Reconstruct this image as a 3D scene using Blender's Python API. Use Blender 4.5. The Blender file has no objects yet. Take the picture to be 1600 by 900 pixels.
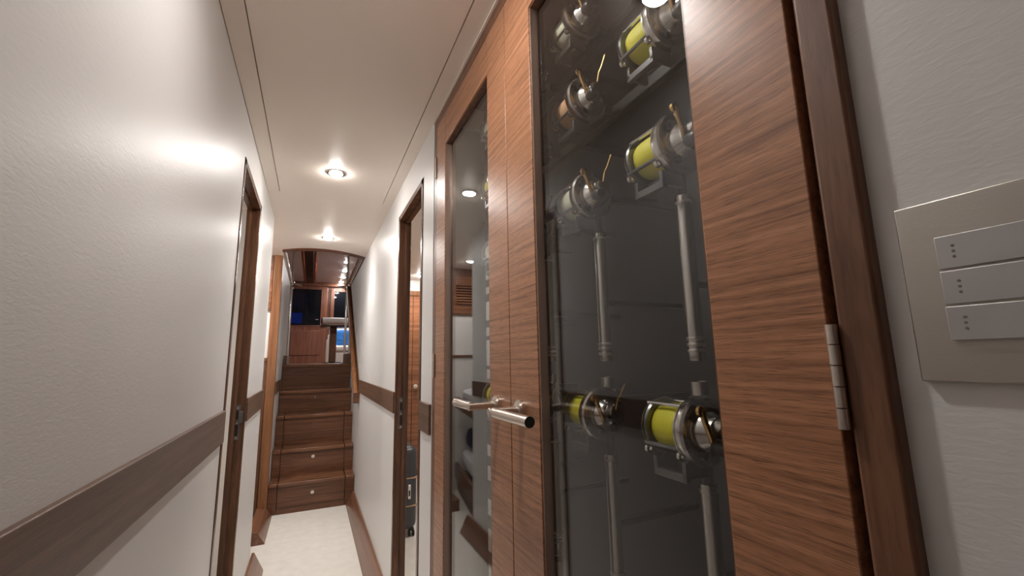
import bpy, bmesh, math, random
from mathutils import Vector, Matrix
random.seed(7)
PI = math.pi
sc = bpy.context.scene
COL = sc.collection
H = 1.15                       # eye height above the carpet; z values below are given from the eye, Z() lifts them
def Z(z): return z + H

# ------------------------------------------------------------------ camera
YAW, PITCH, ROLL, FPX = 0.433678, 0.163067, -0.019708, 672.58
fw = Vector((math.sin(YAW)*math.cos(PITCH), math.cos(YAW)*math.cos(PITCH), math.sin(PITCH)))
rt0 = Vector((math.cos(YAW), -math.sin(YAW), 0)); up0 = rt0.cross(fw)
rt = rt0*math.cos(ROLL) + up0*math.sin(ROLL); up = -rt0*math.sin(ROLL) + up0*math.cos(ROLL)
cam = bpy.data.cameras.new('camera'); camo = bpy.data.objects.new('camera', cam); COL.objects.link(camo)
m = Matrix((rt, up, -fw)).transposed().to_4x4(); m.translation = Vector((0, 0, H))
camo.matrix_world = m
cam.sensor_width = 36; cam.lens = 36*FPX/1600; cam.clip_start = 0.01; cam.clip_end = 60
sc.camera = camo
# ------------------------------------------------------------------ world, exposure
w = bpy.data.worlds.new('night'); sc.world = w; w.use_nodes = True
w.node_tree.nodes['Background'].inputs[0].default_value = (0.02, 0.025, 0.04, 1)
w.node_tree.nodes['Background'].inputs[1].default_value = 0.1
vs = sc.view_settings; vs.view_transform = 'Standard'; vs.look = 'None'; vs.exposure = -0.10; vs.gamma = 1.0
vs.use_curve_mapping = False
sc.cycles.diffuse_bounces = 8; sc.cycles.max_bounces = 14; sc.cycles.glossy_bounces = 6
LAMP = 1.0                      # master lamp level
WARM = (1.0, 0.96, 0.92)
def disk_light(name, loc, power, size=0.06, spread=150, color=WARM):
    l = bpy.data.lights.new(name, 'AREA'); l.shape = 'DISK'; l.size = size; l.energy = power*LAMP
    l.color = color; l.spread = math.radians(spread)
    o = bpy.data.objects.new(name, l); COL.objects.link(o); o.location = loc
    return o

# ------------------------------------------------------------------ materials
MATS = {}
def nd(t, kind, **kw):
    n = t.nodes.new(kind)
    for k, v in kw.items():
        if k.startswith('i_'): n.inputs[k[2:].replace('_', ' ')].default_value = v
        else: setattr(n, k, v)
    return n
def pbr(name, col, rough=0.5, metal=0.0, bump=0.0, bscale=200.0, var=0.0, vscale=6.0, emit=None, es=0.0, bstretch=(1, 1, 1), coat=0.0, spec=0.5, sheen=0.0, aniso=0.0):
    if name in MATS: return MATS[name]
    mt = bpy.data.materials.new(name); mt.use_nodes = True; t = mt.node_tree
    b = t.nodes['Principled BSDF']
    b.inputs['Base Color'].default_value = (*col, 1); b.inputs['Roughness'].default_value = rough
    b.inputs['Metallic'].default_value = metal; b.inputs['Specular IOR Level'].default_value = spec
    b.inputs['Coat Weight'].default_value = coat; b.inputs['Sheen Weight'].default_value = sheen
    b.inputs['Anisotropic'].default_value = aniso
    tc = nd(t, 'ShaderNodeTexCoord')
    if var:
        n = nd(t, 'ShaderNodeTexNoise', i_Scale=vscale, i_Detail=4.0)
        t.links.new(tc.outputs['Object'], n.inputs['Vector'])
        r = nd(t, 'ShaderNodeValToRGB')
        r.color_ramp.elements[0].position = 0.3; r.color_ramp.elements[1].position = 0.7
        r.color_ramp.elements[0].color = (*[c*(1-var) for c in col], 1)
        r.color_ramp.elements[1].color = (*[min(1, c*(1+var)) for c in col], 1)
        t.links.new(n.outputs['Fac'], r.inputs['Fac']); t.links.new(r.outputs['Color'], b.inputs['Base Color'])
    if bump:
        mp = nd(t, 'ShaderNodeMapping'); mp.inputs['Scale'].default_value = bstretch
        n = nd(t, 'ShaderNodeTexNoise', i_Scale=bscale, i_Detail=3.0, i_Distortion=0.6)
        bp = nd(t, 'ShaderNodeBump', i_Strength=bump, i_Distance=0.002)
        t.links.new(tc.outputs['Object'], mp.inputs['Vector']); t.links.new(mp.outputs['Vector'], n.inputs['Vector'])
        t.links.new(n.outputs['Fac'], bp.inputs['Height']); t.links.new(bp.outputs['Normal'], b.inputs['Normal'])
    if emit:
        b.inputs['Emission Color'].default_value = (*emit, 1); b.inputs['Emission Strength'].default_value = es
    MATS[name] = mt; return mt
def wood(name, dark, mid, light, axis='y', rough=0.3, across=45.0, along=1.6, dist=0.8, coat=0.0, pore=0.35):
    """streaked timber: grain runs along the given axis"""
    if name in MATS: return MATS[name]
    mt = bpy.data.materials.new(name); mt.use_nodes = True; t = mt.node_tree
    b = t.nodes['Principled BSDF']; b.inputs['Roughness'].default_value = rough; b.inputs['Coat Weight'].default_value = coat
    b.inputs['Coat Roughness'].default_value = 0.15
    tc = nd(t, 'ShaderNodeTexCoord')
    def stretched(a, c, detail, distn):
        mp = nd(t, 'ShaderNodeMapping')
        s = [c, c, c]; s['xyz'.index(axis)] = a
        mp.inputs['Scale'].default_value = s
        n = nd(t, 'ShaderNodeTexNoise', i_Scale=1.0, i_Detail=detail, i_Distortion=distn, i_Roughness=0.6)
        t.links.new(tc.outputs['Object'], mp.inputs['Vector']); t.links.new(mp.outputs['Vector'], n.inputs['Vector'])
        return n
    n1 = stretched(along, across, 5.0, dist); n2 = stretched(along*9, across*9, 3.0, 0.2)
    r = nd(t, 'ShaderNodeValToRGB')
    e = r.color_ramp.elements
    e[0].position = 0.28; e[0].color = (*dark, 1); e[1].position = 0.74; e[1].color = (*light, 1)
    x = e.new(0.5); x.color = (*mid, 1)
    t.links.new(n1.outputs['Fac'], r.inputs['Fac'])
    r2 = nd(t, 'ShaderNodeValToRGB')
    r2.color_ramp.elements[0].position = 0.36; r2.color_ramp.elements[0].color = (1-pore, 1-pore, 1-pore, 1)
    r2.color_ramp.elements[1].position = 0.5; r2.color_ramp.elements[1].color = (1, 1, 1, 1)
    t.links.new(n2.outputs['Fac'], r2.inputs['Fac'])
    mx = nd(t, 'ShaderNodeMix', data_type='RGBA', blend_type='MULTIPLY')
    mx.inputs[0].default_value = 1.0
    t.links.new(r.outputs['Color'], mx.inputs[6]); t.links.new(r2.outputs['Color'], mx.inputs[7])
    t.links.new(mx.outputs[2], b.inputs['Base Color'])
    bp = nd(t, 'ShaderNodeBump', i_Strength=0.12, i_Distance=0.001)
    t.links.new(n2.outputs['Fac'], bp.inputs['Height']); t.links.new(bp.outputs['Normal'], b.inputs['Normal'])
    MATS[name] = mt; return mt
def glass_mat(name, tint=(0.985, 0.99, 0.988)):
    if name in MATS: return MATS[name]
    mt = bpy.data.materials.new(name); mt.use_nodes = True; t = mt.node_tree
    t.nodes.remove(t.nodes['Principled BSDF']); out = t.nodes['Material Output']
    geo = nd(t, 'ShaderNodeNewGeometry')
    ior = nd(t, 'ShaderNodeMapRange'); ior.inputs['To Min'].default_value = 1.52; ior.inputs['To Max'].default_value = 1/1.52
    fr = nd(t, 'ShaderNodeFresnel')
    t.links.new(geo.outputs['Backfacing'], ior.inputs['Value']); t.links.new(ior.outputs['Result'], fr.inputs['IOR'])
    tr = nd(t, 'ShaderNodeBsdfTransparent'); tr.inputs[0].default_value = (*tint, 1)
    gl = nd(t, 'ShaderNodeBsdfGlossy'); gl.inputs['Roughness'].default_value = 0.0
    mx = nd(t, 'ShaderNodeMixShader')
    t.links.new(fr.outputs[0], mx.inputs[0]); t.links.new(tr.outputs[0], mx.inputs[1]); t.links.new(gl.outputs[0], mx.inputs[2])
    t.links.new(mx.outputs[0], out.inputs['Surface'])
    MATS[name] = mt; return mt

M_VINYL = pbr('white_vinyl', (0.715, 0.704, 0.694), 0.42, bump=0.15, bscale=70, bstretch=(1, 1, 3.2))
M_CEIL = pbr('cream_headliner', (0.88, 0.795, 0.715), 0.42, bump=0.02, bscale=90)
M_PAINT = pbr('white_paint', (0.78, 0.75, 0.72), 0.5, var=0.02)
M_DARKVOID = pbr('dark_gap', (0.02, 0.014, 0.01), 0.7, var=0.1)
M_DOOR = wood('walnut_veneer', (0.19, 0.080, 0.040), (0.41, 0.190, 0.098), (0.56, 0.28, 0.155), 'y', 0.33, 150, 3.8, 0.4, pore=0.45)
M_FRAME = wood('walnut_frame', (0.10, 0.042, 0.020), (0.16, 0.070, 0.036), (0.21, 0.098, 0.054), 'z', 0.38, 30, 2.6, 2.0, pore=0.2)
M_JAMB = wood('walnut_jamb', (0.055, 0.022, 0.010), (0.105, 0.045, 0.022), (0.16, 0.073, 0.037), 'z', 0.26, 40, 2.0, 1.0, pore=0.25)
M_RAIL = wood('walnut_rail', (0.085, 0.045, 0.026), (0.14, 0.075, 0.045), (0.20, 0.112, 0.068), 'y', 0.34, 70, 2.2, 0.5, pore=0.3)
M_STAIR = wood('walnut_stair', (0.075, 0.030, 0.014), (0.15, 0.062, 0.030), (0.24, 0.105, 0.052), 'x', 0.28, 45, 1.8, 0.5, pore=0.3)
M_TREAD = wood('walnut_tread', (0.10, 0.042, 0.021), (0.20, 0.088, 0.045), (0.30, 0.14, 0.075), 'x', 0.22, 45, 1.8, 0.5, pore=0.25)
M_WARD = wood('wardrobe_veneer', (0.14, 0.05, 0.022), (0.30, 0.12, 0.055), (0.44, 0.20, 0.10), 'x', 0.35, 34, 1.2, 0.4)
M_POST = wood('honey_post', (0.16, 0.065, 0.026), (0.27, 0.115, 0.048), (0.36, 0.165, 0.075), 'z', 0.28, 30, 1.5, 1.0, pore=0.2)
M_SALON = wood('salon_mahogany', (0.09, 0.032, 0.018), (0.15, 0.056, 0.032), (0.21, 0.085, 0.050), 'z', 0.25, 40, 1.2, 0.6, pore=0.2)
M_BASE = wood('walnut_base', (0.11, 0.045, 0.024), (0.20, 0.088, 0.048), (0.28, 0.13, 0.074), 'y', 0.3, 40, 1.6, 0.6, pore=0.2)
M_CARPET = pbr('pale_carpet', (0.78, 0.74, 0.68), 0.95, bump=0.9, bscale=260, var=0.05, vscale=18, sheen=0.3)
M_STEEL = pbr('satin_steel', (0.72, 0.66, 0.60), 0.28, 1.0, bump=0.04, bscale=300, aniso=0.4)
M_CHROME = pbr('polished_steel', (0.78, 0.77, 0.75), 0.12, 1.0, var=0.03)
M_NICKEL = pbr('brushed_nickel', (0.49, 0.46, 0.42), 0.42, 1.0, bump=0.05, bscale=120, bstretch=(1, 1, 12))
M_BUTTON = pbr('grey_button', (0.47, 0.46, 0.46), 0.45, 0.6, var=0.03, vscale=40)
M_DOTS = pbr('engraved_dot', (0.16, 0.15, 0.15), 0.6, var=0.05)
M_ENDCAP = pbr('dark_endcap', (0.05, 0.05, 0.05), 0.45, 0.3, var=0.05)
M_INT = pbr('cabinet_lining', (0.030, 0.030, 0.030), 0.6, var=0.12, vscale=12)
M_ALU = pbr('anodised_tube', (0.62, 0.60, 0.57), 0.25, 1.0, bump=0.03, bscale=400, aniso=0.5)
M_REEL = pbr('reel_silver', (0.66, 0.65, 0.63), 0.22, 1.0, var=0.06, vscale=60)
M_GUN = pbr('reel_gunmetal', (0.17, 0.17, 0.175), 0.32, 0.9, var=0.1, vscale=40)
M_GOLD = pbr('reel_gold', (0.75, 0.50, 0.20), 0.25, 1.0, var=0.05)
M_BLACK = pbr('black_plastic', (0.018, 0.018, 0.018), 0.4, var=0.1)
M_LINEY = pbr('yellow_line', (0.78, 0.74, 0.05), 0.45, bump=0.35, bscale=900, bstretch=(0.1, 1, 0.1))
M_LINEB = pbr('copper_line', (0.62, 0.36, 0.20), 0.4, bump=0.35, bscale=900, bstretch=(0.1, 1, 0.1))
M_LINEP = pbr('pale_line', (0.66, 0.64, 0.48), 0.4, bump=0.35, bscale=900, bstretch=(0.1, 1, 0.1))
M_PALE = pbr('pale_block', (0.72, 0.70, 0.66), 0.5, var=0.03)
M_GLASS = glass_mat('cabinet_glass')
M_NIGHT = pbr('night_window', (0.004, 0.005, 0.007), 0.03, spec=0.6, var=0.1)
M_KNOB = pbr('cream_knob', (0.75, 0.70, 0.62), 0.3, 0.3, var=0.03)
M_LAMP = pbr('lamp_lens', (1, 1, 1), 0.4, emit=(1.0, 0.955, 0.91), es=430, var=0.01)
M_CASE = pbr('charcoal_shell', (0.045, 0.045, 0.05), 0.38, bump=0.2, bscale=300, var=0.1)
M_STRAP = pbr('tan_trim', (0.42, 0.25, 0.12), 0.5, var=0.1)
M_RUBBER = pbr('black_rubber', (0.012, 0.012, 0.012), 0.6, var=0.1)
M_LINEN = pbr('white_linen', (0.62, 0.61, 0.62), 0.85, bump=0.6, bscale=30, var=0.04)
M_NAVY = pbr('navy_cloth', (0.012, 0.016, 0.04), 0.9, bump=0.5, bscale=120, var=0.15)
M_BLUE = pbr('blue_cushion', (0.02, 0.16, 0.50), 0.8, bump=0.4, bscale=90, var=0.3, vscale=25)
M_UPHOL = pbr('ivory_upholstery', (0.68, 0.65, 0.62), 0.55, bump=0.2, bscale=150, var=0.03)
M_SALCEIL = pbr('salon_headliner', (0.50, 0.44, 0.43), 0.4, var=0.02)
M_BEAM = pbr('dark_beam', (0.035, 0.016, 0.011), 0.25, var=0.2, vscale=12)
M_COPPER = pbr('copper_light_colour', (0.85, 0.42, 0.22), 0.22, 1.0, var=0.06)
M_SCREEN = pbr('tv_screen', (0.01, 0.01, 0.02), 0.2, emit=(0.03, 0.10, 0.95), es=1.2)

# ------------------------------------------------------------------ mesh helpers
ORG = {}
class MB:
    def __init__(s): s.v = []; s.f = []
    def add(s, vs_, fs):
        o = len(s.v); s.v += [tuple(v) for v in vs_]; s.f += [tuple(i+o for i in f) for f in fs]; return s
    def box(s, x0, x1, y0, y1, z0, z1):
        v = [(x, y, z) for z in (z0, z1) for y in (y0, y1) for x in (x0, x1)]
        return s.add(v, [(0, 2, 3, 1), (4, 5, 7, 6), (0, 1, 5, 4), (2, 6, 7, 3), (0, 4, 6, 2), (1, 3, 7, 5)])
    def prism(s, poly, axis, a0, a1):
        """poly: list of 2D points in the two other axes (order xyz with axis removed), extruded a0..a1"""
        def P(p, a):
            l = list(p); l.insert('xyz'.index(axis), a); return tuple(l)
        n = len(poly); v = [P(p, a0) for p in poly] + [P(p, a1) for p in poly]
        f = [tuple(range(n))[::-1], tuple(range(n, 2*n))] + [(i, (i+1) % n, n+(i+1) % n, n+i) for i in range(n)]
        return s.add(v, f)
    def frame(s, d):
        d = Vector(d).normalized(); a = Vector((0, 0, 1)) if abs(d.z) < 0.9 else Vector((1, 0, 0))
        u = d.cross(a).normalized(); return d, u, d.cross(u)
    def lathe(s, prof, o, d, n=20):
        """prof: list of (distance along d, radius)"""
        d, u, w_ = s.frame(d); o = Vector(o); v = []
        for a, r in prof:
            for k in range(n):
                t = 2*PI*k/n; v.append(o + d*a + (u*math.cos(t) + w_*math.sin(t))*r)
        f = []
        for i in range(len(prof)-1):
            for k in range(n):
                k2 = (k+1) % n; f.append((i*n+k, i*n+k2, (i+1)*n+k2, (i+1)*n+k))
        f.append(tuple(range(n))[::-1]); f.append(tuple(range((len(prof)-1)*n, len(prof)*n)))
        return s.add(v, f)
    def cyl(s, a, b, r, r2=None, n=16):
        a = Vector(a); b = Vector(b); L = (b-a).length
        return s.lathe([(0, r), (L, r if r2 is None else r2)], a, b-a, n)
    def ring(s, o, d, ro, ri, th, n=24):
        d, u, w_ = s.frame(d); o = Vector(o); v = []
        for a, r in ((0, ri), (0, ro), (th, ro), (th, ri)):
            for k in range(n):
                t = 2*PI*k/n; v.append(o + d*a + (u*math.cos(t) + w_*math.sin(t))*r)
        f = []
        for i in range(4):
            j = (i+1) % 4
            for k in range(n):
                k2 = (k+1) % n; f.append((i*n+k, i*n+k2, j*n+k2, j*n+k))
        return s.add(v, f)
    def tube(s, pts, r, n=10):
        pts = [Vector(p) for p in pts]; v = []; f = []
        d0 = (pts[1]-pts[0]).normalized(); _, u, _w = s.frame(d0)
        for i, p in enumerate(pts):
            d = (pts[min(i+1, len(pts)-1)] - pts[max(i-1, 0)]).normalized()
            u = (u - d*u.dot(d)).normalized(); w_ = d.cross(u)
            rr = r[i] if isinstance(r, (list, tuple)) else r
            for k in range(n):
                t = 2*PI*k/n; v.append(p + (u*math.cos(t) + w_*math.sin(t))*rr)
        for i in range(len(pts)-1):
            for k in range(n):
                k2 = (k+1) % n; f.append((i*n+k, i*n+k2, (i+1)*n+k2, (i+1)*n+k))
        f.append(tuple(range(n))[::-1]); f.append(tuple(range((len(pts)-1)*n, len(pts)*n)))
        return s.add(v, f)
    def blob(s, c, r, n=16, k=10, sq=1.0, noise=0.0):
        """rounded cushion: superellipsoid, sq<1 is boxier"""
        def sp(x, e): return math.copysign(abs(x)**e, x)
        v = []; f = []
        for i in range(1, k):
            ph = -PI/2 + PI*i/k
            for j in range(n):
                th = 2*PI*j/n; q = 1 + random.uniform(-noise, noise)
                v.append((c[0]+r[0]*q*sp(math.cos(ph), sq)*sp(math.cos(th), sq), c[1]+r[1]*q*sp(math.cos(ph), sq)*sp(math.sin(th), sq), c[2]+r[2]*q*sp(math.sin(ph), sq)))
        b = len(v); v += [(c[0], c[1], c[2]-r[2]), (c[0], c[1], c[2]+r[2])]
        for i in range(k-2):
            for j in range(n):
                j2 = (j+1) % n; f.append((i*n+j, i*n+j2, (i+1)*n+j2, (i+1)*n+j))
        for j in range(n):
            j2 = (j+1) % n; f.append((b, j2, j)); f.append((b+1, (k-2)*n+j, (k-2)*n+j2))
        return s.add(v, f)
    def build(s, name, mat, parent=None, bevel=0.0, smooth=True, ang=38, seg=2):
        o = Vector(ORG.get(parent, (0, 0, 0))) if parent else Vector((0, 0, 0))
        me = bpy.data.meshes.new(name); me.from_pydata([tuple(Vector(v)-o) for v in s.v], [], s.f)
        bm = bmesh.new(); bm.from_mesh(me); bmesh.ops.recalc_face_normals(bm, faces=bm.faces); bm.to_mesh(me); bm.free()
        if smooth:
            me.polygons.foreach_set('use_smooth', [True]*len(me.polygons)); me.set_sharp_from_angle(angle=math.radians(ang))
        me.materials.append(mat)
        ob = bpy.data.objects.new(name, me); COL.objects.link(ob)
        if parent: ob.parent = parent
        ORG[ob] = tuple(o)
        if bevel:
            bv = ob.modifiers.new('edge', 'BEVEL'); bv.width = bevel; bv.segments = seg; bv.limit_method = 'ANGLE'; bv.angle_limit = math.radians(40)
        return ob
def B(*a): return MB().box(*a)
def tag(o, label, cat, group=None):
    o['label'] = label; o['category'] = cat
    if group: o['group'] = group
    return o
def thing(name, loc, label, cat, group=None):
    o = bpy.data.objects.new(name, None); COL.objects.link(o); o.location = loc; o.empty_display_size = 0.05
    ORG[o] = tuple(loc); return tag(o, label, cat, group)
def struct(o): o['kind'] = 'structure'; return o
def copy_tree(o, parent=None):
    c = o.copy(); COL.objects.link(c); c.parent = parent
    for ch in list(o.children): copy_tree(ch, c)
    return c

# ================================================================== SETTING
XL, XR, XN = -0.25, 0.373, 0.385      # left wall, right wall, right wall beside the switch
ZC = 0.878                            # headliner
YB = -1.1                             # corridor end behind the eye
FL = -1.15
RT, RB = -0.146, -0.245               # dado rail
T = 0.04
struct(B(-1.9, 2.0, YB-.1, 5.3, Z(FL)-.05, Z(FL)).build('floor', M_CARPET))
# -- left wall pieces
def wall(name, x0, x1, y0, y1, z0, z1, mat=M_VINYL): return struct(B(x0, x1, y0, y1, Z(z0), Z(z1)).build(name, mat))
LD0, LD1, DT = 1.715, 2.205, 0.700     # left doorway clear opening, head height
wall('wall_left', XL-T, XL, YB, LD0-.027, FL, ZC+.03)
wall('wall_left', XL-T, XL, LD0-.027, LD1+.027, DT+.027, ZC+.03)
wall('wall_left', XL-T, XL, LD1+.027, 2.90, FL, ZC+.03)
# right wall
RD0, RD1 = 1.655, 2.135
CF0, CF1 = 0.172, 1.466               # cabinet frame
wall('wall_right', XN, XN+T, YB, CF0+.002, FL, ZC+.03)
wall('wall_right', XR, XR+T, CF1, RD0-.03, FL, ZC+.03)
wall('wall_right', XR, XR+T, RD0-.03, RD1+.03, DT+.03, ZC+.03)
wall('wall_right', XR, XR+T, RD1+.03, 5.30, FL, ZC)
wall('wall_back', -0.35, 0.5, YB-.04, YB, FL, ZC+.03, M_FRAME)
# -- headliner: margins and one long removable panel with open joints
ce = struct(B(-0.30, 0.46, YB, 3.5, Z(ZC)+.02, Z(ZC)+.035).build('ceiling', M_DARKVOID))
PX0, PX1, PY = -0.193, 0.3205, 2.41
B(XL+.002, PX0-.002, YB, PY, Z(ZC), Z(ZC)+.022).build('margin_panel', M_CEIL, ce)
B(PX1+.002, 0.46, YB, PY, Z(ZC), Z(ZC)+.022).build('margin_panel', M_CEIL, ce)
B(PX0+.0015, PX1-.0015, YB, PY-.0008, Z(ZC)-.001, Z(ZC)+.021).build('removable_panel', M_CEIL, ce)
# far headliner ends in a bowed edge with a timber lip
def arc_pts(off, n=24):
    pts = []
    for i in range(n+1):
        x = XL + (XR-XL+.0)*i/n
        s_ = (x-0.03)/0.33
        pts.append((x, 3.585+off + 0.17*s_*s_))
    return pts
poly = [(XL, PY+.0008), (XR+.03, PY+.0008), (XR+.03, arc_pts(0)[-1][1])] + arc_pts(0)[::-1]
MB().prism(poly, 'z', Z(ZC), Z(ZC)+.022).build('far_panel', M_CEIL, ce)
poly = arc_pts(0.0) + arc_pts(0.085)[::-1]
struct(MB().prism(poly, 'z', Z(ZC)-.004, Z(ZC)+.06).build('trim_1', M_SALON))
# left filler of the headliner over the cabin opening
struct(B(-1.9, XL+.001, 2.86, 5.28, Z(ZC), Z(ZC)+.02).build('ceiling_cabin', M_CEIL))
# -- doorway linings
def lining(name, x_face, xin, y0, y1, head, side, t=0.026):
    """jamb lining: two jambs and head; side=-1 left wall, +1 right wall"""
    f = x_face - side*0.003; g = x_face + side*xin
    a, b = min(f, g), max(f, g)
    o = struct(B(a, b, y1, y1+t, Z(FL), Z(head+t)).build(name, M_JAMB, bevel=.0015))
    B(a, b, y0-t, y0, Z(FL), Z(head+t)).build('jamb', M_JAMB, o, bevel=.0015)
    B(a, b, y0-t, y1+t, Z(head)+.0005, Z(head+t)).build('head_lining', M_JAMB, o, bevel=.0015)
    s0, s1 = sorted((x_face + side*.017, x_face + side*.030))
    B(s0+side*.012, s1+side*.012, y1-.010, y1+.001, Z(FL), Z(head)).build('door_stop', M_JAMB, o)
    B(s0+side*.012, s1+side*.012, y0, y1, Z(head)-.010, Z(head)+.001).build('door_stop', M_JAMB, o)
    # strike plate on the far jamb
    c = x_face + side*.024
    sp = B(c-.011, c+.011, y1-.0015, y1+.001, Z(-.315), Z(-.172)).build('strike_plate', M_GUN, o, bevel=.0006)
    for zc, h in ((-.213, .018), (-.276, .022)):
        B(c-.006, c+.006, y1-.0028, y1-.0012, Z(zc-h), Z(zc+h)).build('latch_slot', M_DARKVOID, sp)
    if side < 0: B(c+.006, c+.022, y1-.014, y1-.0012, Z(-.245), Z(-.198)).build('latch_lip', M_GUN, sp, bevel=.001)
    for zc in (-.184, -.246, -.306): MB().cyl((c, y1-.003, Z(zc)), (c, y1-.001, Z(zc)), .003, n=10).build('screw', M_STEEL, sp)
    return o
lining('door_1', XL, 0.052, LD0, LD1, DT, -1)
lining('door_2', XR, 0.056, RD0, RD1, DT, 1)
# -- dado rails (one board per wall stretch)
def rail(name, x0, x1, y0, y1): return struct(B(x0, x1, y0, y1, Z(RB), Z(RT)).build(name, M_RAIL, bevel=.002))
rail('trim_2', XL-.002, XL+.009, YB, LD0-.029)
rail('trim_3', XL-.002, XL+.009, LD1+.029, 2.897)
rail('trim_4', XR-.009, XR+.002, CF1+.003, RD0-.031)
rail('trim_5', XR-.009, XR+.002, RD1+.031, 3.845)
# -- wedge shaped skirting
def skirt(name, x, side, y0, y1, h=.105, wd=.062):
    # side: +1 lies to +x of a left wall, -1 to -x of a right wall
    p = [(x, Z(FL)), (x+side*wd, Z(FL)), (x+side*wd, Z(FL)+.006), (x+side*.012, Z(FL)+h), (x, Z(FL)+h)]
    return struct(MB().prism(p, 'y', y0, y1).build(name, M_BASE, bevel=.001))
skirt('baseboard_left', XL, 1, YB, LD0-.03)
skirt('baseboard_left', XL, 1, LD1+.03, 3.0)
skirt('baseboard_right', XR, -1, RD1+.03, 3.975)
skirt('baseboard_right', XR, -1, CF1+.003, RD0-.03)
skirt('baseboard_right', XN, -1, YB, CF0)

# ================================================================== DOWNLIGHTS
def downlight(x, y, zc, label, power, group='recessed ceiling downlights', r=.030, spread=118, color=WARM, lamp=True):
    t = thing('downlight', (x, y, zc), label, 'ceiling light', group)
    MB().ring((x, y, zc+.001), (0, 0, -1), r*1.28, r, .005, 28).build('bezel', M_CHROME, t)
    MB().lathe([(0, r), (.006, r*.96), (.010, r*.80), (.012, r*.5)], (x, y, zc), (0, 0, -1), 24).build('lens', M_LAMP, t)
    if lamp:
        l = disk_light('downlight_lamp', (0, 0, -.0135), power, r*1.9, spread, color); l.parent = t
    return t
CL = 'round chrome-rimmed downlight in the corridor headliner '
downlight(0.060, 0.684, Z(ZC)-.001, CL+'above the glass cabinet', 1.2, spread=155)
downlight(0.060, 2.07, Z(ZC)-.001, CL+'between the two doorways', 3.4)
downlight(0.062, 3.25, Z(ZC), CL+'next to the bowed timber lip', 3.4)

# ================================================================== ROD CABINET
cab = thing('rod_cabinet', (XR, .82, Z(FL)), 'built-in walnut cabinet with two tall glazed doors full of fishing reels', 'cabinet')
FX = XR                                # face plane
CD = 0.72                              # back of the cabinet
DZ0, DZ1 = FL+.06, 0.832               # door leaf
# carcass
B(CD, CD+.02, CF0+.02, CF1-.02, Z(FL), Z(ZC)).build('back_panel', M_INT, cab)
B(FX+.03, CD, CF0+.0205, CF0+.035, Z(FL), Z(ZC)).build('side_panel', M_INT, cab)
B(FX+.042, CD, CF1-.035, CF1-.0205, Z(FL), Z(ZC)).build('side_panel', M_INT, cab)
B(FX+.03, CD, CF0+.035, CF1-.035, Z(ZC)-.015, Z(ZC)-.0005).build('top_panel', M_INT, cab)
B(FX+.03, CD, CF0+.035, CF1-.035, Z(FL), Z(FL)+.06).build('base_panel', M_INT, cab)
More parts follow.
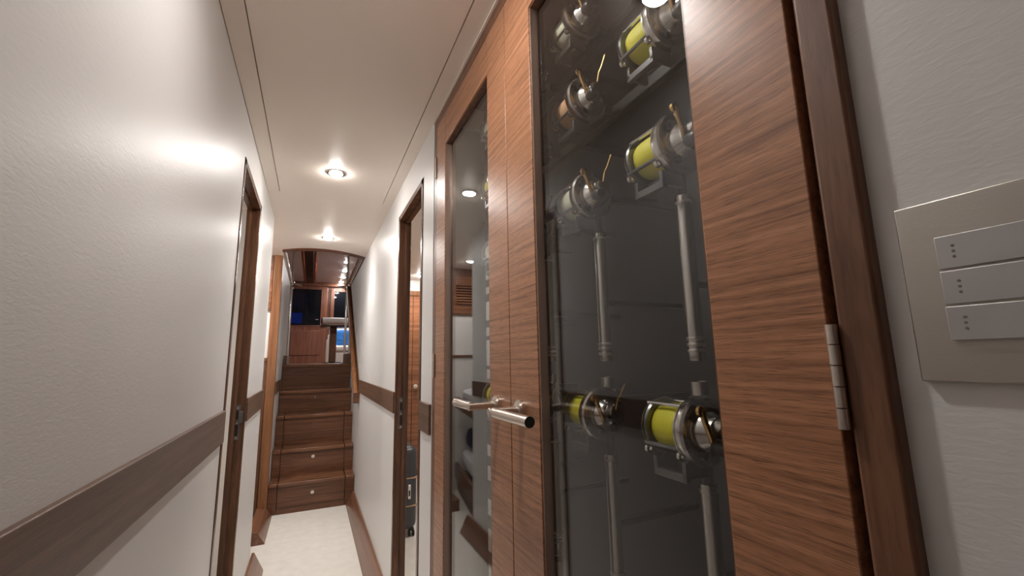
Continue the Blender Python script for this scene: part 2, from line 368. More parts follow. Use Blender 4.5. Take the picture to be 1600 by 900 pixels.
# face frame
B(FX, FX+.03, CF0, .2005, Z(FL), Z(ZC)-.002).build('frame_stile', M_FRAME, cab, bevel=.003)
B(FX+.002, FX+.04, 1.432, CF1, Z(FL), Z(ZC)-.002).build('frame_stile', M_FRAME, cab, bevel=.0015)
B(FX+.002, FX+.03, .2005, 1.432, Z(DZ1)+.006, Z(ZC)-.002).build('frame_rail', M_FRAME, cab, bevel=.001)
B(FX+.002, FX+.03, .2005, 1.432, Z(FL), Z(DZ0)-.004).build('frame_rail', M_FRAME, cab)
B(FX-.004, FX+.002, CF0+.03, CF1, Z(ZC)-.006, Z(ZC)-.0015).build('top_bead', M_CEIL, cab)
def cab_door(y0, y1, g0, g1, hinge_y, rose_y, lever_to):
    """glazed leaf from y0 to y1, glass g0..g1"""
    th = 0.022; gz0, gz1 = FL+.17, 0.724
    d = B(FX, FX+th, y0, g0, Z(DZ0), Z(DZ1)).build('door', M_DOOR, cab, bevel=.0012)
    B(FX, FX+th, g1, y1, Z(DZ0), Z(DZ1)).build('door_stile', M_DOOR, d, bevel=.0012)
    B(FX+.0004, FX+th, g0, g1, Z(gz1), Z(DZ1)).build('door_rail', M_DOOR, d, bevel=.0012)
    B(FX+.0004, FX+th, g0, g1, Z(DZ0), Z(gz0)).build('door_rail', M_DOOR, d, bevel=.0012)
    # edge beads lining the glass opening
    for (a, b) in ((g0, g0+.0035), (g1-.0035, g1)):
        B(FX+.003, FX+.019, a, b, Z(gz0), Z(gz1)).build('glazing_bead', M_FRAME if a == g0 else M_LITBEAD, d)
    for (a, b) in ((gz0, gz0+.0035), (gz1-.0035, gz1)):
        B(FX+.003, FX+.019, g0, g1, Z(a), Z(b)).build('glazing_bead', M_FRAME, d)
    B(FX+.014, FX+.0185, g0+.001, g1-.001, Z(gz0)+.001, Z(gz1)-.001).build('glass_pane', M_GLASS, d, smooth=False)
    # lever handle: rose, neck, grip
    zr = Z(-.098); xg = .313
    MB().lathe([(0, .0200), (.0075, .0200), (.0076, .0160), (.011, .0160), (.012, .0145)], (FX, rose_y, zr), (-1, 0, 0), 28).build('handle_rose', M_STEEL, d)
    MB().lathe([(0, .0082), (FX-xg-.001, .0082), (FX-xg+.0075, .0082), (FX-xg+.009, .0070)], (FX, rose_y, zr), (-1, 0, 0), 24).build('handle_neck', M_STEEL, d)
    gd = 1 if lever_to > rose_y else -1
    L = abs(lever_to-rose_y)
    MB().lathe([(0, .0087), (.006, .0092), (.0065, .0086), (.0075, .0086), (.008, .0092), (L-.0005, .0092)], (xg, rose_y+gd*.002, zr), (0, gd, 0), 24).build('handle_grip', M_STEEL, d)
    MB().cyl((xg, lever_to+gd*.0014, zr), (xg, lever_to+gd*.0022, zr), .0088, n=24).build('grip_end_cap', M_ENDCAP, d)
    for zc in (-.018, .68, -.80):
        hb = .040
        k = MB()
        for i in range(5):
            za = zc-hb + i*(2*hb/5)
            k.cyl((FX-.003, hinge_y, Z(za)+.0005), (FX-.003, hinge_y, Z(za+2*hb/5)-.0003), .0042, n=14)
        k.build('hinge', M_STEEL, d)
    return d
M_LITBEAD = pbr('lit_bead', (0.62, 0.46, 0.38), 0.25, 0.6, var=0.04)  # far-side bead coloured bright to carry the light on the reveal
cab_door(0.2075, 0.8205, 0.317, 0.700, 0.2035, 0.772, 0.622)
cab_door(0.8235, 1.4245, 0.935, 1.318, 1.4285, 0.889, 1.000)

# ================================================================== FISHING TACKLE
RX = 0.515                             # rod line inside the cabinet
STN = [0.469, 0.688, 0.900, 1.112]
RS = 1.09
def reel_parts(par, line, lever='up'):
    """lever-drag reel built round the origin: rod line is x=0, spool axis along y, reel in front (-x)"""
    cx = -.040; n0 = len(par.children)
    def P(name, mb, mat, p=par, **k): return mb.build(name, mat, p, **k)
    # frame: rear side plate, front cage ring, pillars
    P('side_plate', MB().lathe([(0, .0335), (.003, .0355), (.006, .0365), (.0065, .033)], (cx, .066, 0), (0, -1, 0), 32), M_REEL)
    P('side_cap', MB().lathe([(0, .010), (.003, .022), (.006, .030)], (cx, .072, 0), (0, -1, 0), 28), M_REEL)
    P('cage_ring', MB().ring((cx, .002, 0), (0, 1, 0), .0385, .031, .004, 36), M_REEL)
    sp = P('spool', MB().lathe([(0, .0345), (.0035, .0335), (.0036, .014), (.0500, .014), (.0501, .0345), (.0535, .0358)], (cx, .005, 0), (0, 1, 0), 32), M_GUN)
    P('line', MB().lathe([(0, .0265), (.006, .0283), (.012, .0290), (.024, .0292), (.034, .0290), (.040, .0283), (.0455, .0265)], (cx, .009, 0), (0, 1, 0), 36), line, sp)
    for a in (55, 125, 215, 270, 325):
        px, pz = cx+.0355*math.cos(math.radians(a)), .0355*math.sin(math.radians(a))
        P('pillar', MB().cyl((px, .000, pz), (px, .064, pz), .0026, n=8), M_GUN if a in (215, 270, 325) else M_REEL)
    # gear side: big plate, stepped drag housing with open slots
    gp = P('gear_plate', MB().lathe([(0, .0405), (.004, .042), (.010, .042), (.013, .0395), (.0135, .034), (.010, .033), (.010, .024)], (cx, .002, 0), (0, -1, 0), 36), M_REEL)
    P('drag_housing', MB().lathe([(0, .0245), (.012, .0235), (.016, .0200), (.022, .0190), (.024, .0150)], (cx, -.008, 0), (0, -1, 0), 32), M_REEL, gp)
    P('drag_dial', MB().lathe([(0, .0125), (.010, .0125), (.012, .010)], (cx, -.030, .006), (0, -1, 0), 24), M_REEL, gp)
    for a in (20, 140, 255):
        q = math.radians(a)
        P('plate_slot', MB().cyl((cx+.0287*math.cos(q), -.0075, .0287*math.sin(q)), (cx+.0287*math.cos(q), -.0125, .0287*math.sin(q)), .0042, n=12), M_BLACK, gp)
    for a in range(0, 360, 60):
        q = math.radians(a+30)
        P('plate_screw', MB().cyl((cx+.0370*math.cos(q), -.009, .0370*math.sin(q)), (cx+.0370*math.cos(q), -.0118, .0370*math.sin(q)), .0022, n=8), M_GUN, gp)
    # lug ring on top of the cage
    for yy in (.004, .058):
        P('harness_lug', MB().ring((cx-.028, yy, -.028), (0, 1, 0), .0055, .003, .004, 14), M_REEL)
    # crank: arm and knob
    arm = P('crank_arm', MB().tube([(cx-.012, -.030, -.012), (cx-.022, -.034, .002), (cx-.030, -.035, .018), (cx-.034, -.036, .028)], [.0042, .0036, .0034, .0042], 10), M_GOLD)
    P('crank_knob', MB().lathe([(0, .0055), (.003, .0085), (.012, .0100), (.020, .0095), (.024, .0070)], (cx-.012, -.030, -.012), (-.15, -1, -.1), 20), M_BLACK, arm)
    P('crank_nut', MB().lathe([(0, .0065), (.004, .0065), (.005, .005)], (cx-.034, -.033, .028), (0, -1, 0), 12), M_GOLD, arm)
    if lever:
        P('drag_lever', MB().tube([(cx-.004, -.046, .010), (cx-.004, -.052, .026), (cx-.002, -.056, .032), (cx, -.066, .050)], [.0016, .0014, .0014, .0018], 8), M_GOLD)
    # foot and clamp that grip the rod
    P('reel_foot', B(-.014, -.004, .006, .075, -.012, .012), M_GUN, bevel=.002)
    P('clamp_bridge', MB().box(cx-.024, cx+.012, .004, .010, -.056, -.036).box(cx-.024, cx+.012, .052, .058, -.056, -.036).box(cx-.024, cx-.016, .004, .058, -.060, -.050), M_GUN, bevel=.001)
    def grow(o):                        # bring the reel to full size about the rod line
        o.data.transform(Matrix.Translation((0, -.034, 0)) @ Matrix.Scale(RS, 4))
        for c in o.children: grow(c)
    for c in par.children:
        if c.name.split('.')[0] not in ('reel_seat',): grow(c)
KIND = {'y': (M_LINEY, 'yellow'), 'c': (M_LINEB, 'copper-coloured'), 'p': (M_LINEP, 'pale')}
def make_rod(line):
    t = thing('fishing_rod', (0, 0, 0), 'x', 'fishing rod')
    reel = MB().lathe([(0, .0100), (.030, .0100)], (0, 0, -.015), (0, 0, 1), 16).build('reel_seat', M_GUN, t)
    reel_parts(t, line)
    # ferrule stub with two knurled lock rings
    fe = MB().lathe([(0, .0128), (.014, .0128), (.0145, .0118), (.046, .0118), (.0465, .0105), (.044, .0100)], (0, 0, .014), (0, 0, 1), 20).build('ferrule', M_ALU, t)
    for za in (.024, .0315):
        MB().lathe([(0, .0150), (.001, .0162), (.0055, .0162), (.0065, .0150)], (0, 0, za), (0, 0, 1), 26).build('lock_ring', M_STEEL, fe)
    return t
def add_butt(t, top, bot, gimbal=True):
    b = MB().lathe([(0, .0115), (.003, .0124), (.012, .0124), (.0125, .0116), (top-bot, .0116)], (0, 0, bot), (0, 0, 1), 20).build('butt_tube', M_ALU, t)
    MB().lathe([(0, .0125), (.004, .0125)], (0, 0, top-.012), (0, 0, 1), 20).build('butt_collar', M_STEEL, b)
    MB().cyl((0, 0, top), (0, 0, -.014), .0080, n=14).build('grip_core', M_BLACK, b)
    if gimbal:
        for k in range(3): MB().lathe([(0, .0124), (.0025, .0130), (.005, .0124)], (0, 0, bot+.012+k*.009), (0, 0, 1), 18).build('gimbal_ring', M_STEEL, b)
    return t
def clip(t, z, back):
    MB().box(.009, back, -.006, .006, z-.005, z+.005).build('wall_clip', M_BLACK, t, bevel=.001)
ROWZ = {'low': -.098, 'mid': .305, 'high': .505, 'top': .690}
lines = {('low', 0): 'y', ('low', 1): 'y', ('low', 2): 'p', ('low', 3): 'y', ('mid', 0): 'y', ('mid', 1): 'p', ('mid', 2): 'c', ('mid', 3): 'p',
         ('high', 0): 'y', ('high', 1): 'c', ('high', 2): 'p', ('high', 3): 'y', ('top', 1): 'p', ('top', 2): 'c', ('top', 3): 'p'}
place = ['the wide walnut stile on the hinge side of the right-hand leaf', '', '', '']
WH = {0: 'beside the hinge stile nearest the switch', 1: 'at the middle of one pane', 2: 'next to the two lever handles', 3: 'behind the door farther from the switch'}
protos = {}
def rodlike(row, i):
    k = lines[(row, i)]
    key = (row in ('low', 'mid'), row if row in ('low', 'mid') else '', k)
    if key not in protos:
        if row in ('low', 'mid'):
            t = make_rod(KIND[k][0])
            if row == 'low': add_butt(t, -.080, -.315); clip(t, .018, CD-RX); clip(t, -.20, CD-RX)
            else: add_butt(t, -.060, -.313); clip(t, .018, CD-RX); clip(t, -.20, CD-RX)
            t.name = 'fishing_rod'
        else:
            t = thing('fishing_reel', (0, 0, 0), 'x', 'fishing reel')
            reel_parts(t, KIND[k][0])
            MB().box(-.006, .030, -.030, .030, -.009, .009).build('mount_block', M_BLACK, t, bevel=.002)
        protos[key] = t
    else:
        t = copy_tree(protos[key])
    t.location = (RX, STN[i], Z(ROWZ[row]))
    rowname = {'low': 'lower-row', 'mid': 'upper-row', 'high': 'on lower rack', 'top': 'on top rack'}[row]
    what = '%s rod butt with %s reel' % (rowname, KIND[k][1]) if row in ('low', 'mid') else 'silver reel of %s line %s' % (KIND[k][1], rowname)
    tag(t, '%s %s' % (what, WH[i]), 'fishing rod' if row in ('low', 'mid') else 'fishing reel', 'rods and reels in the glazed cabinet')
    return t
for row in ('low', 'mid', 'high', 'top'):
    for i in range(4):
        if (row, i) in lines: rodlike(row, i)
for row in ('high', 'top'):
    zr = Z(ROWZ[row])
    rk = B(RX+.030, RX+.045, CF0+.04, CF1-.04, zr-.012, zr+.012).build('reel_rack', M_BLACK, cab, bevel=.002)
    for yy in (.32, .80, 1.28): B(RX+.045, CD, yy-.008, yy+.008, zr-.008, zr+.008).build('bracket', M_BLACK, rk)
# upright holder tubes standing on the cabinet base below the low rods
for y in STN:
    sk = MB().lathe([(0, .016), (.006, .016), (.0065, .0116), (.66, .0116), (.665, .0105)], (RX, y, Z(FL)+.06), (0, 0, 1), 18).build('rod_socket', M_ALU, cab)
    MB().lathe([(0, .0135), (.012, .0135)], (RX, y, Z(FL)+.712), (0, 0, 1), 18).build('socket_rim', M_BLACK, sk)
# small pale blocks of uneven height on an upright strip
pg = B(.500, .506, 1.250, 1.285, Z(FL)+.06, Z(ZC)-.016).build('block_strip', M_INT, cab)
for z, h in ((.265, .014), (.215, .012), (.150, .030), (.085, .014), (.020, .040), (-.045, .014), (-.105, .026), (-.27, .016), (-.335, .020), (-.43, .022), (-.52, .030), (-.605, .020)):
    B(.4955, .500, 1.2515, 1.272, Z(z)-h, Z(z)+h).build('small_block', M_PALE, pg, bevel=.004)

# ================================================================== LIGHT SWITCH
sw = thing('light_switch', (XN, .10, Z(.04)), 'square brushed nickel wall plate with three grey push buttons', 'light switch')
B(XN-.006, XN, .018, .1565, Z(-.0205), Z(.101)).build('wall_plate', M_NICKEL, sw, bevel=.0012)
for z0, z1, tilt in ((.0530, .0748, 0), (.0296, .0514, 0), (.0062, .0280, 1)):
    mb = MB()
    xa, xb = XN-.0085, XN-.0085 - (.0012 if tilt else 0)
    mb.prism([(XN-.005, .038), (XN-.005, .1362), (xb, .1362), (xa, .038)], 'z', Z(z0), Z(z1))
    b = mb.build('push_button', M_BUTTON, sw, bevel=.0005)
    zc = (z0+z1)/2
    for k in (-1, 0, 1):
        MB().cyl((xa-.0011*tilt+.0002, .1275, Z(zc)+k*.0036), (xa-.0011*tilt-.0002, .1275, Z(zc)+k*.0036), .0009, n=10).build('index_dot', M_DOTS, b)

# ================================================================== STAIRS
st = thing('staircase', (.06, 3.98, Z(FL)), 'walnut companionway stairs with drawers in the lower risers', 'stairs')
SX0, SX1 = -.2525, XR-.0015
NY = [3.972, 4.180, 4.380, 4.585, 4.800]
NZ = [-.921, -.706, -.454, -.252, -.014]
DX0, DX1 = -.192, .300
for i in range(5):
    y, z = NY[i], NZ[i]; zb = FL if i == 0 else NZ[i-1]; yb = NY[i+1] if i < 4 else y+.06
    draw = i < 3
    xs = [(SX0, DX0-.002), (DX0+.002, DX1-.002), (DX1+.002, SX1)] if draw else [(SX0, SX1)]
    for j, (a, b) in enumerate(xs):
        mid = draw and j == 1
        zl = zb+.050 if (mid and i == 0) else zb
        off = -.004 if mid else 0.0
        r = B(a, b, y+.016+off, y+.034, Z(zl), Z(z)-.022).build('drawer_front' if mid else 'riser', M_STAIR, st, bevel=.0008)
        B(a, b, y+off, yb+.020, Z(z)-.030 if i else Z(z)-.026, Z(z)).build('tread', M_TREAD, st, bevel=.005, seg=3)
        if mid and i == 0: B(a-.0015, b+.0015, y+.016, y+.034, Z(FL), Z(zl)-.003).build('kick_board', M_STAIR, st)
        if i < 4 and (mid or not draw):
            kx = (.058, .052, .048, .049)[i]; kz = Z((-1.014, -.781, -.546, -.319)[i]); ky = y+.016+off
            if i < 2: MB().lathe([(0, .0125), (.004, .0135), (.006, .012)], (kx, ky, kz), (0, -1, 0), 24).build('knob', M_KNOB, r)
            elif i == 2: MB().ring((kx, ky+.001, kz), (0, -1, 0), .0150, .0125, .003, 24).build('flush_ring', M_GUN, r)
            else:
                MB().cyl((kx, ky+.001, kz), (kx, ky-.003, kz), .010, n=20).build('lock_barrel', M_GUN, r)
                MB().cyl((kx, ky-.0025, kz-.002), (kx, ky-.005, kz-.002), .0045, n=12).build('lock_button', M_STEEL, r)
    B(SX0+.01, SX1-.01, y+.036, 4.86, Z(zb)-.02 if i else Z(FL)+.001, Z(z)-.032).build('carcass', M_DARKVOID, st)
# stairwell side wall on the left, with its rail, and the post before it
wall('wall_stair', SX0-.044, SX0-.004, 3.995, 5.30, FL, ZC)
struct(B(SX0-.005, SX0+.005, 3.997, 4.60, Z(RB), Z(RT)).build('trim_6', M_RAIL, bevel=.002))
tag(B(-.318, -.254, 3.925, 3.992, Z(FL), Z(ZC)+.001).build('timber_post', M_POST, bevel=.006, seg=3), 'honey brown timber post at the foot of the stairs', 'post')
struct(MB().prism([(-.318, Z(FL)), (-.216, Z(FL)), (-.216, Z(FL)+.006), (-.262, Z(FL)+.075), (-.318, Z(FL)+.085)], 'y', 3.41, 3.97).build('baseboard_far', M_BASE, bevel=.001))
# handrail on the right
hr = thing('handrail', (.345, 3.86, Z(-.28)), 'polished timber handrail rising beside the stairs on the right wall', 'handrail')
pts = [(.345, 3.845, Z(-.262)), (.345, 3.90, Z(-.215)), (.345, 4.55, Z(.285)), (.345, 5.22, Z(.80)), (.345, 5.28, Z(.862))]
MB().tube(pts, [.020, .022, .022, .022, .020], 14).build('rail', M_POST, hr)
B(.325, XR, 3.825, 3.865, Z(-.335), Z(-.245)).build('end_block', M_STAIR, hr, bevel=.004)
MB().prism([(3.865, Z(-.30)), (3.865, Z(-.18)), (5.28, Z(.90)), (5.28, Z(.79))], 'x', XR-.008, XR+.001).build('dark_strip', M_JAMB, hr)  # flat dark strip on the wall behind the rail
for yy, zz in ((4.1, -.06), (4.7, .40), (5.15, .745)): B(.345, XR, yy-.012, yy+.012, Z(zz)-.012, Z(zz)+.012).build('bracket', M_STEEL, hr)

# ================================================================== SALON (upper deck beyond the stairs)
SZ = -.014; SC = 1.87; SY = 11.0
struct(B(-2.6, 2.6, 4.862, SY+.1, Z(SZ)-.03, Z(SZ)).build('floor_salon', M_STAIR))
struct(B(-2.6, 2.6, 3.50, SY+.1, Z(SC), Z(SC)+.03).build('ceiling_salon', M_SALCEIL))
wall('wall_salon_left', -2.64, -2.6, 3.5, SY, FL, SC, M_PAINT)
wall('wall_salon_right', 2.6, 2.64, 3.5, SY, FL, SC, M_PAINT)
wall('wall_salon_front', -2.6, 2.6, 3.44, 3.5, ZC+.04, SC, M_PAINT)
struct(B(-2.6, SX0-.04, 5.26, 5.30, Z(SZ), Z(ZC)).build('wall_bulkhead', M_SALON))
struct(B(XR+T, 2.6, 5.26, 5.30, Z(SZ), Z(ZC)).build('wall_bulkhead', M_SALON))
struct(B(-2.6, SX0-.001, 3.78, 5.30, Z(ZC)+.021, Z(ZC)+.04).build('floor_deck', M_STAIR))
struct(B(XR+.001, 2.6, 3.78, 5.30, Z(ZC)+.021, Z(ZC)+.04).build('floor_deck', M_STAIR))
# aft bulkhead
bk = struct(B(-2.6, 2.6, SY, SY+.05, Z(SZ), Z(SC)).build('wall_salon_aft', M_SALON))
B(-2.6, 2.6, SY-.06, SY, Z(1.77), Z(SC)).build('cornice', M_SALON, bk, bevel=.015)
dr = struct(B(-.62, .27, SY-.04, SY, Z(SZ), Z(1.765)).build('door_3', M_SALON, bevel=.006))
B(-.50, .135, SY-.046, SY-.030, Z(.85), Z(1.69)).build('window_pane', M_NIGHT, dr)
for a in ((-.515, .150, .835, .850), (-.515, .150, 1.69, 1.705), (-.515, -.50, .835, 1.705), (.135, .150, .835, 1.705)):
    B(a[0], a[1], SY-.052, SY-.035, Z(a[2]), Z(a[3])).build('window_bead', M_SALON, dr, bevel=.003)
MB().prism([(-.46, Z(.20)), (-.46, Z(.70)), (-.43, Z(.73)), (.12, Z(.73)), (.15, Z(.70)), (.15, Z(.20)), (.12, Z(.17)), (-.43, Z(.17))], 'y', SY-.056, SY-.038).build('raised_panel', M_SALON, dr, bevel=.01)
MB().tube([(.09, SY-.05, Z(.985)), (.09, SY-.09, Z(.985)), (.03, SY-.095, Z(.985))], .012, 8).build('door_lever', M_CHROME, dr)
w2 = struct(B(.42, 1.5, SY-.030, SY-.001, Z(.80), Z(1.665)).build('window_1', M_NIGHT))
for a in ((.34, .42, .72, 1.72), (1.5, 1.58, .72, 1.72)): B(a[0], a[1], SY-.05, SY-.001, Z(a[2]), Z(a[3])).build('window_frame', M_SALON, w2, bevel=.008)
w3 = struct(B(-1.8, -.72, SY-.030, SY-.001, Z(.80), Z(1.665)).build('window_2', M_NIGHT))
for a in ((-.72, -.64, .72, 1.72), (-1.88, -1.8, .72, 1.72)): B(a[0], a[1], SY-.05, SY-.001, Z(a[2]), Z(a[3])).build('window_frame', M_SALON, w3, bevel=.008)
# television reflected in the dark glass is a real set low on the forward port side
# ceiling beam; copper colour on its edges stands in for warm light strips
cb = thing('ceiling_beam', (-.12, 8.0, Z(SC)), 'dark glossy ceiling beam with unlit copper-coloured light strips above the salon', 'beam')
B(-.185, -.055, 3.9, SY-.06, Z(SC)-.035, Z(SC)).build('beam', M_BEAM, cb, bevel=.004)
for a, b in ((-.250, -.190), (-.050, .010)):
    MB().prism([(a, Z(SC)), (b, Z(SC)), (b, Z(SC)-.012), ((a+b)/2, Z(SC)-.030), (a, Z(SC)-.012)], 'y', 3.9, SY-.06).build('unlit_led_strip', M_COPPER, cb)
for k, (x, y) in enumerate(((.515, 8.55), (.535, 9.40), (.545, 10.15), (.550, 10.78))):
    downlight(x, y, Z(SC), 'small round downlight in the row on the salon ceiling', 6.0, 'row of salon downlights', r=.045)
for x, y, lb in ((-.9, 6.6, 'over the television'), (1.4, 6.6, 'between the pedestal seat and the stair head'), (-1.2, 9.2, 'over the open floor by the salon door')):
    downlight(x, y, Z(SC), 'unseen fill lamp added on the salon ceiling ' + lb, 9.0, 'added salon fill lamps', r=.045)  # out of view, added only to brighten the salon
# stainless posts and rails at the head of the stairs
def stanchion(x, y, lab):
    t = thing('stair_stanchion', (x, y, Z(SZ)), lab, 'railing')
    MB().cyl((x, y, Z(SZ)), (x, y, Z(1.30)), .013, n=14).build('post', M_CHROME, t)
    MB().lathe([(0, .03), (.008, .03), (.010, .018)], (x, y, Z(SZ)), (0, 0, 1), 18).build('base_flange', M_CHROME, t)
    for zz in (.845, .905): MB().blob((x, y, Z(zz)), (.026, .026, .022), 14, 8).build('ball_joint', M_CHROME, t)
    MB().tube([(x, y, Z(.895)), (x, 4.6, Z(.905)), (x, 3.80, Z(.905))], .014, 12).build('top_rail', M_CHROME, t)
    MB().cyl((x, y, Z(1.30)), (x+.01, y+.25, Z(SC)), .013, n=12).build('upper_post', M_CHROME, t)
    sgn = 1 if x < 0 else -1
    MB().cyl((x, y, Z(.895)), (x+sgn*.10, y+.05, Z(.885)), .011, n=12).build('side_arm', M_CHROME, t)
    return t
stanchion(-.247, 5.42, 'polished steel stanchion and rail at the stair head on the bunk cabin side')
stanchion(.343, 5.42, 'polished steel stanchion and rail at the stair head above the timber handrail')
tag(B(-.30, -.225, 4.87, 5.38, Z(SZ), Z(.075)).build('deck_kerb', M_RAIL, bevel=.004), 'low brown kerb at the stair head below the steel stanchion on the bunk cabin side', 'kerb')
tag(B(.33, .372, 4.87, 5.38, Z(SZ), Z(.09)).build('deck_kerb', M_RAIL, bevel=.004), 'low brown kerb at the stair head beside the timber handrail', 'kerb')
# pedestal seat
s = thing('pedestal_seat', (.33, 8.0, Z(SZ)), 'high seat with rolled ivory cushion on a brown pedestal', 'seat')
MB().lathe([(0, .02), (.012, .05), (.03, .058), (.41, .058), (.43, .05), (.44, .02)], (.118, 7.93, Z(.695)), (1, 0, 0), 20).build('rolled_cushion', M_UPHOL, s)
MB().lathe([(0, .05), (.02, .062)], (.112, 7.93, Z(.695)), (1, 0, 0), 20).build('cushion_end', M_NAVY, s)
MB().blob((.34, 8.12, Z(.66)), (.23, .22, .05), 20, 8, .5).build('seat_cushion', M_UPHOL, s)
B(.11, .56, 7.92, 8.32, Z(.595), Z(.632)).build('seat_frame', M_BEAM, s, bevel=.01)
B(.262, .372, 8.04, 8.16, Z(SZ)+.02, Z(.60)).build('pedestal', M_FRAME, s, bevel=.01)
MB().lathe([(0, .16), (.012, .16), (.02, .12)], (.317, 8.10, Z(SZ)), (0, 0, 1), 24).build('foot', M_BEAM, s)
# sofa
s = thing('sofa', (.75, 9.6, Z(SZ)), 'ivory upholstered sofa behind the pedestal seat', 'sofa')
MB().box(.30, 1.6, 9.3, 10.0, Z(SZ), Z(.20)).build('base', M_UPHOL, s, bevel=.02)
for a, b in ((.31, .93), (.95, 1.59)): B(a, b, 9.28, 9.86, Z(.205), Z(.33)).build('seat_cushion', M_UPHOL, s, bevel=.04, seg=3)
for a, b in ((.31, .93), (.95, 1.59)): B(a, b, 9.80, 10.0, Z(.335), Z(.72)).build('back_cushion', M_UPHOL, s, bevel=.05, seg=3)
B(.26, .30, 9.28, 10.0, Z(SZ), Z(.46)).build('arm', M_UPHOL, s, bevel=.015)
tag(MB().blob((.56, 9.66, Z(.502)), (.165, .085, .165), 18, 10, .6).build('cushion', M_BLUE), 'blue scatter cushion on the ivory sofa', 'cushion')
# ivory panel column beside the seat
tag(B(.262, .305, 9.0, 9.05, Z(SZ), Z(.52)).build('table_leg_panel', M_UPHOL, bevel=.006), 'slim ivory upright panel beside the pedestal seat', 'panel')
# television set facing the salon
tv = thing('television', (-.56, 5.43, Z(1.33)), 'television with a blue picture hung from the salon ceiling facing the door', 'television')
B(-.76, -.36, 5.42, 5.45, Z(1.33), Z(1.72)).build('case', M_BLACK, tv, bevel=.005)
B(-.745, -.375, 5.449, 5.452, Z(1.345), Z(1.705)).build('screen', M_SCREEN, tv)
B(-.60, -.52, 5.38, 5.42, Z(1.50), Z(SC)).build('ceiling_bracket', M_BLACK, tv)

# ================================================================== CABINS
# bunk cabin on the left
wall('wall_cabin', -1.9, XL-T, 2.80, 2.86, FL, ZC, M_PAINT)
wall('wall_cabin', -1.94, -1.9, 2.80, 5.26, FL, ZC, M_PAINT)
downlight(-.480, 3.60, Z(ZC), 'round downlight over the bunks', 3.0, r=.028)
bun = thing('bunk_bed', (0, 0, 0), 'built-in twin bunks with walnut fronts in the cabin off the corridor', 'bunk bed')
# local frame: front edge is the line x=0, running along +y from 0 to 1.75, bunks extend to -x
b0, bl = -.13, .80; F0 = Z(FL)
B(-.60, -.03, b0, bl, F0, F0+.17).build('plinth', M_FRAME, bun)
B(-.03, .0, b0, bl, F0+.12, F0+.245).build('lower_front_board', M_STAIR, bun, bevel=.004)
B(-.03, .0, b0, bl, F0+.72, F0+.815).build('upper_front_board', M_STAIR, bun, bevel=.004)
B(-.60, -.03, b0, bl, F0+.72, F0+.745).build('upper_base', M_PAINT, bun)
B(-.62, -.60, b0, bl, F0, F0+2.02).build('side_lining', M_PAINT, bun)
MB().blob((-.315, .335, F0+.31), (.28, .46, .075), 28, 12, .4, .012).build('lower_mattress', M_LINEN, bun)
MB().blob((-.315, .335, F0+.83), (.28, .46, .070), 28, 12, .4, .012).build('upper_mattress', M_LINEN, bun)
# end bulkhead of the cabin with louvred locker door, shelf trim and lining panels
YE = 3.945
eb = struct(B(-1.9, -.320, YE, YE+.03, Z(FL), Z(.02)).build('wall_end', M_PAINT))
B(-1.9, -.320, YE, YE+.03, Z(.045), Z(.42)).build('lining_panel', M_PAINT, eb)
B(-1.9, -.320, YE-.012, YE+.03, Z(.02), Z(.045)).build('shelf_trim', M_FRAME, eb, bevel=.002)
B(-1.9, -.320, YE-.004, YE+.03, Z(.445), Z(ZC)-.001).build('locker_front', M_WARD, eb, bevel=.002)
B(-1.9, -.320, YE-.014, YE+.03, Z(.42), Z(.446)).build('locker_lip', M_FRAME, eb, bevel=.002)
B(-1.9, -.320, YE-.010, YE-.003, Z(.80), Z(ZC)-.001).build('top_band', M_FRAME, eb)
B(-.376, -.320, YE-.006, YE, Z(FL), Z(.02)).build('corner_board', M_FRAME, eb)
lv = B(-.80, -.445, YE-.010, YE-.003, Z(.515), Z(.735)).build('louvre_frame', M_WARD, eb)
B(-.79, -.455, YE-.0115, YE-.009, Z(.525), Z(.725)).build('louvre_void', M_DARKVOID, lv)
for k in range(8):
    zc = Z(.530)+k*.0255
    MB().prism([(YE-.010, zc+.012), (YE-.024, zc), (YE-.024, zc+.005), (YE-.010, zc+.017)], 'x', -.79, -.455).build('louvre_slat', M_WARD, lv)
bun.rotation_euler = (0, 0, math.radians(8.5)); bun.location = (-.318, 3.12, 0)
def on_bunk(u, v, zz):
    a = math.radians(8.5); return (-.318 + u*math.cos(a) - v*math.sin(a), 3.12 + u*math.sin(a) + v*math.cos(a), F0+zz)
p = on_bunk(-.22, .52, .482); tag(MB().blob(p, (.15, .20, .095), 18, 10, .7, .05).build('duffel_bag', M_NAVY), 'dark navy bag lying on the lower bunk', 'bag')
p = on_bunk(-.24, .42, 1.0); tag(MB().blob(p, (.10, .12, .10), 18, 10, .7, .05).build('duffel_bag', M_NAVY), 'dark navy bag lying on the upper bunk', 'bag')
# small wash room behind the near left doorway
wall('wall_washroom', -1.3, XL-T, 2.74, 2.79, FL, ZC, M_PAINT)
wall('wall_washroom', -1.34, -1.3, .9, 2.79, FL, ZC, M_PAINT)
wall('wall_washroom', -1.3, XL-T, .86, .9, FL, ZC, M_PAINT)
struct(B(-1.3, XL-T+.001, .9, 2.74, Z(ZC)-.02, Z(ZC)-.005).build('ceiling_washroom', M_CEIL))
downlight(-.72, 1.95, Z(ZC)-.02, 'unseen lamp added in the small room behind the doorway with the latch lip', 2.5, r=.028, color=(1, .9, .85))  # unseen lamp, added so the wall inside the doorway looks lit
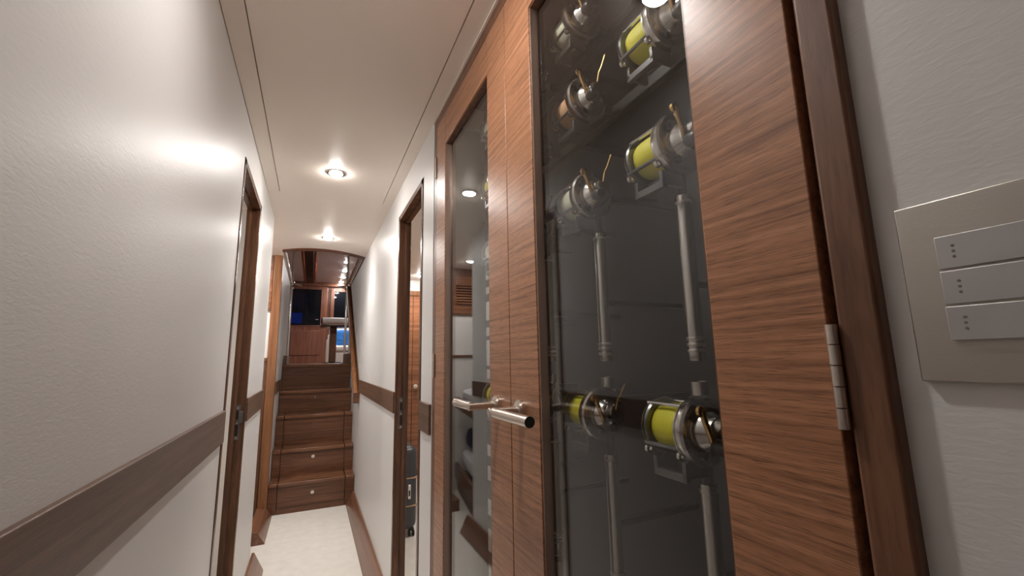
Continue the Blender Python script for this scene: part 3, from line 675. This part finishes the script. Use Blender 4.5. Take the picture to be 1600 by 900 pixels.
# right cabin with wardrobe
wall('wall_stateroom', XR+T, 2.0, 4.98, 5.02, FL, ZC, M_PAINT)
wall('wall_stateroom', 2.0, 2.04, 1.3, 5.02, FL, ZC, M_PAINT)
wall('wall_stateroom', .745, 2.0, 1.26, 1.30, FL, ZC, M_PAINT)
wall('wall_stateroom', .745, .765, CF0, 1.30, FL, ZC, M_PAINT)
wall('wall_stateroom', XR+T, .745, 1.47, 1.50, FL, ZC, M_PAINT)
struct(B(XR+T, 2.0, 1.3, 4.98, Z(ZC)-.02, Z(ZC)-.003).build('ceiling_stateroom', M_CEIL))
downlight(.965, 4.33, Z(ZC)-.02, 'round downlight in front of the stateroom wardrobe', 4.0, r=.028)
downlight(1.05, 2.6, Z(ZC)-.02, 'round downlight over the suitcases in the stateroom', 4.0, r=.028)
wd = thing('wardrobe', (1.1, 4.6, Z(FL)), 'walnut wardrobe with round pale knobs behind the suitcases', 'wardrobe')
B(.42, 1.96, 4.622, 4.94, Z(FL), Z(.735)).build('carcass', M_DARKVOID, wd)
B(.42, 1.96, 4.595, 4.94, Z(.690), Z(ZC)-.021).build('top_frieze', M_PAINT, wd)
B(.42, 1.96, 4.590, 4.62, Z(.690), Z(.742)).build('cornice', M_POST, wd, bevel=.003)
for i, (a, b, kx) in enumerate(((.425, .9585, .893), (.9625, 1.475, .994), (1.479, 1.955, 1.90))):
    d = B(a, b, 4.600, 4.621, Z(FL)+.06, Z(.687)).build('door', M_WARD, wd, bevel=.002)
    MB().lathe([(0, .010), (.012, .009), (.014, .020), (.026, .022), (.030, .016)], (kx, 4.600, Z(-.263)), (0, -1, 0), 20).build('knob', M_KNOB, d)
# suitcases
def suitcase(x0, x1, y0, y1, ztop, lab, straps=True):
    t = thing('suitcase', ((x0+x1)/2, (y0+y1)/2, Z(FL)), lab, 'suitcase', 'suitcases inside the stateroom door')
    b = B(x0, x1, y0, y1, Z(FL)+.05, Z(ztop)).build('shell', M_CASE, t, bevel=.045, seg=5)
    if straps:
        for zz in (-.775, -.950):
            B(x0-.002, x1+.002, y0-.002, y1+.002, Z(zz)-.005, Z(zz)+.005).build('trim_band', M_STRAP, t, bevel=.02, seg=3)
        cl = B(x1-.065, x1-.045, y0-.006, y0+.002, Z(-.905), Z(-.815)).build('lock_clasp', M_STEEL, t, bevel=.004)
        B(x1-.060, x1-.050, y0-.008, y0-.005, Z(-.885), Z(-.850)).build('lock_dial', M_BLACK, cl)
    else:
        for zz in (-.48, -.60, -.72): B(x0-.002, x1+.002, y0-.002, y1+.002, Z(zz)-.004, Z(zz)+.004).build('rib', M_BLACK, t, bevel=.02, seg=3)
    for x in (x0+.05, x1-.03):
        for y in (y0+.04, y1-.04):
            wh = B(x-.016, x+.016, y-.012, y+.012, Z(FL)+.034, Z(FL)+.056).build('caster', M_RUBBER, t, bevel=.004)
            for sx in (-.013, .013): MB().lathe([(0, .018), (.002, .021), (.010, .021), (.012, .018)], (x+sx-.006, y, Z(FL)+.0215), (1, 0, 0), 16).build('wheel', M_RUBBER, wh)
    MB().tube([((x0+x1)/2-.09, (y0+y1)/2, Z(ztop)-.01), ((x0+x1)/2-.085, (y0+y1)/2, Z(ztop)+.018), ((x0+x1)/2+.085, (y0+y1)/2, Z(ztop)+.018), ((x0+x1)/2+.09, (y0+y1)/2, Z(ztop)-.01)], .009, 8).build('carry_handle', M_RUBBER, t)
    return t
suitcase(.430, .690, 3.06, 3.48, -.575, 'charcoal hard shell suitcase with tan trim bands on black wheels')
suitcase(.440, .720, 3.55, 3.82, -.260, 'taller glossy black ribbed suitcase behind the one with tan bands', False)
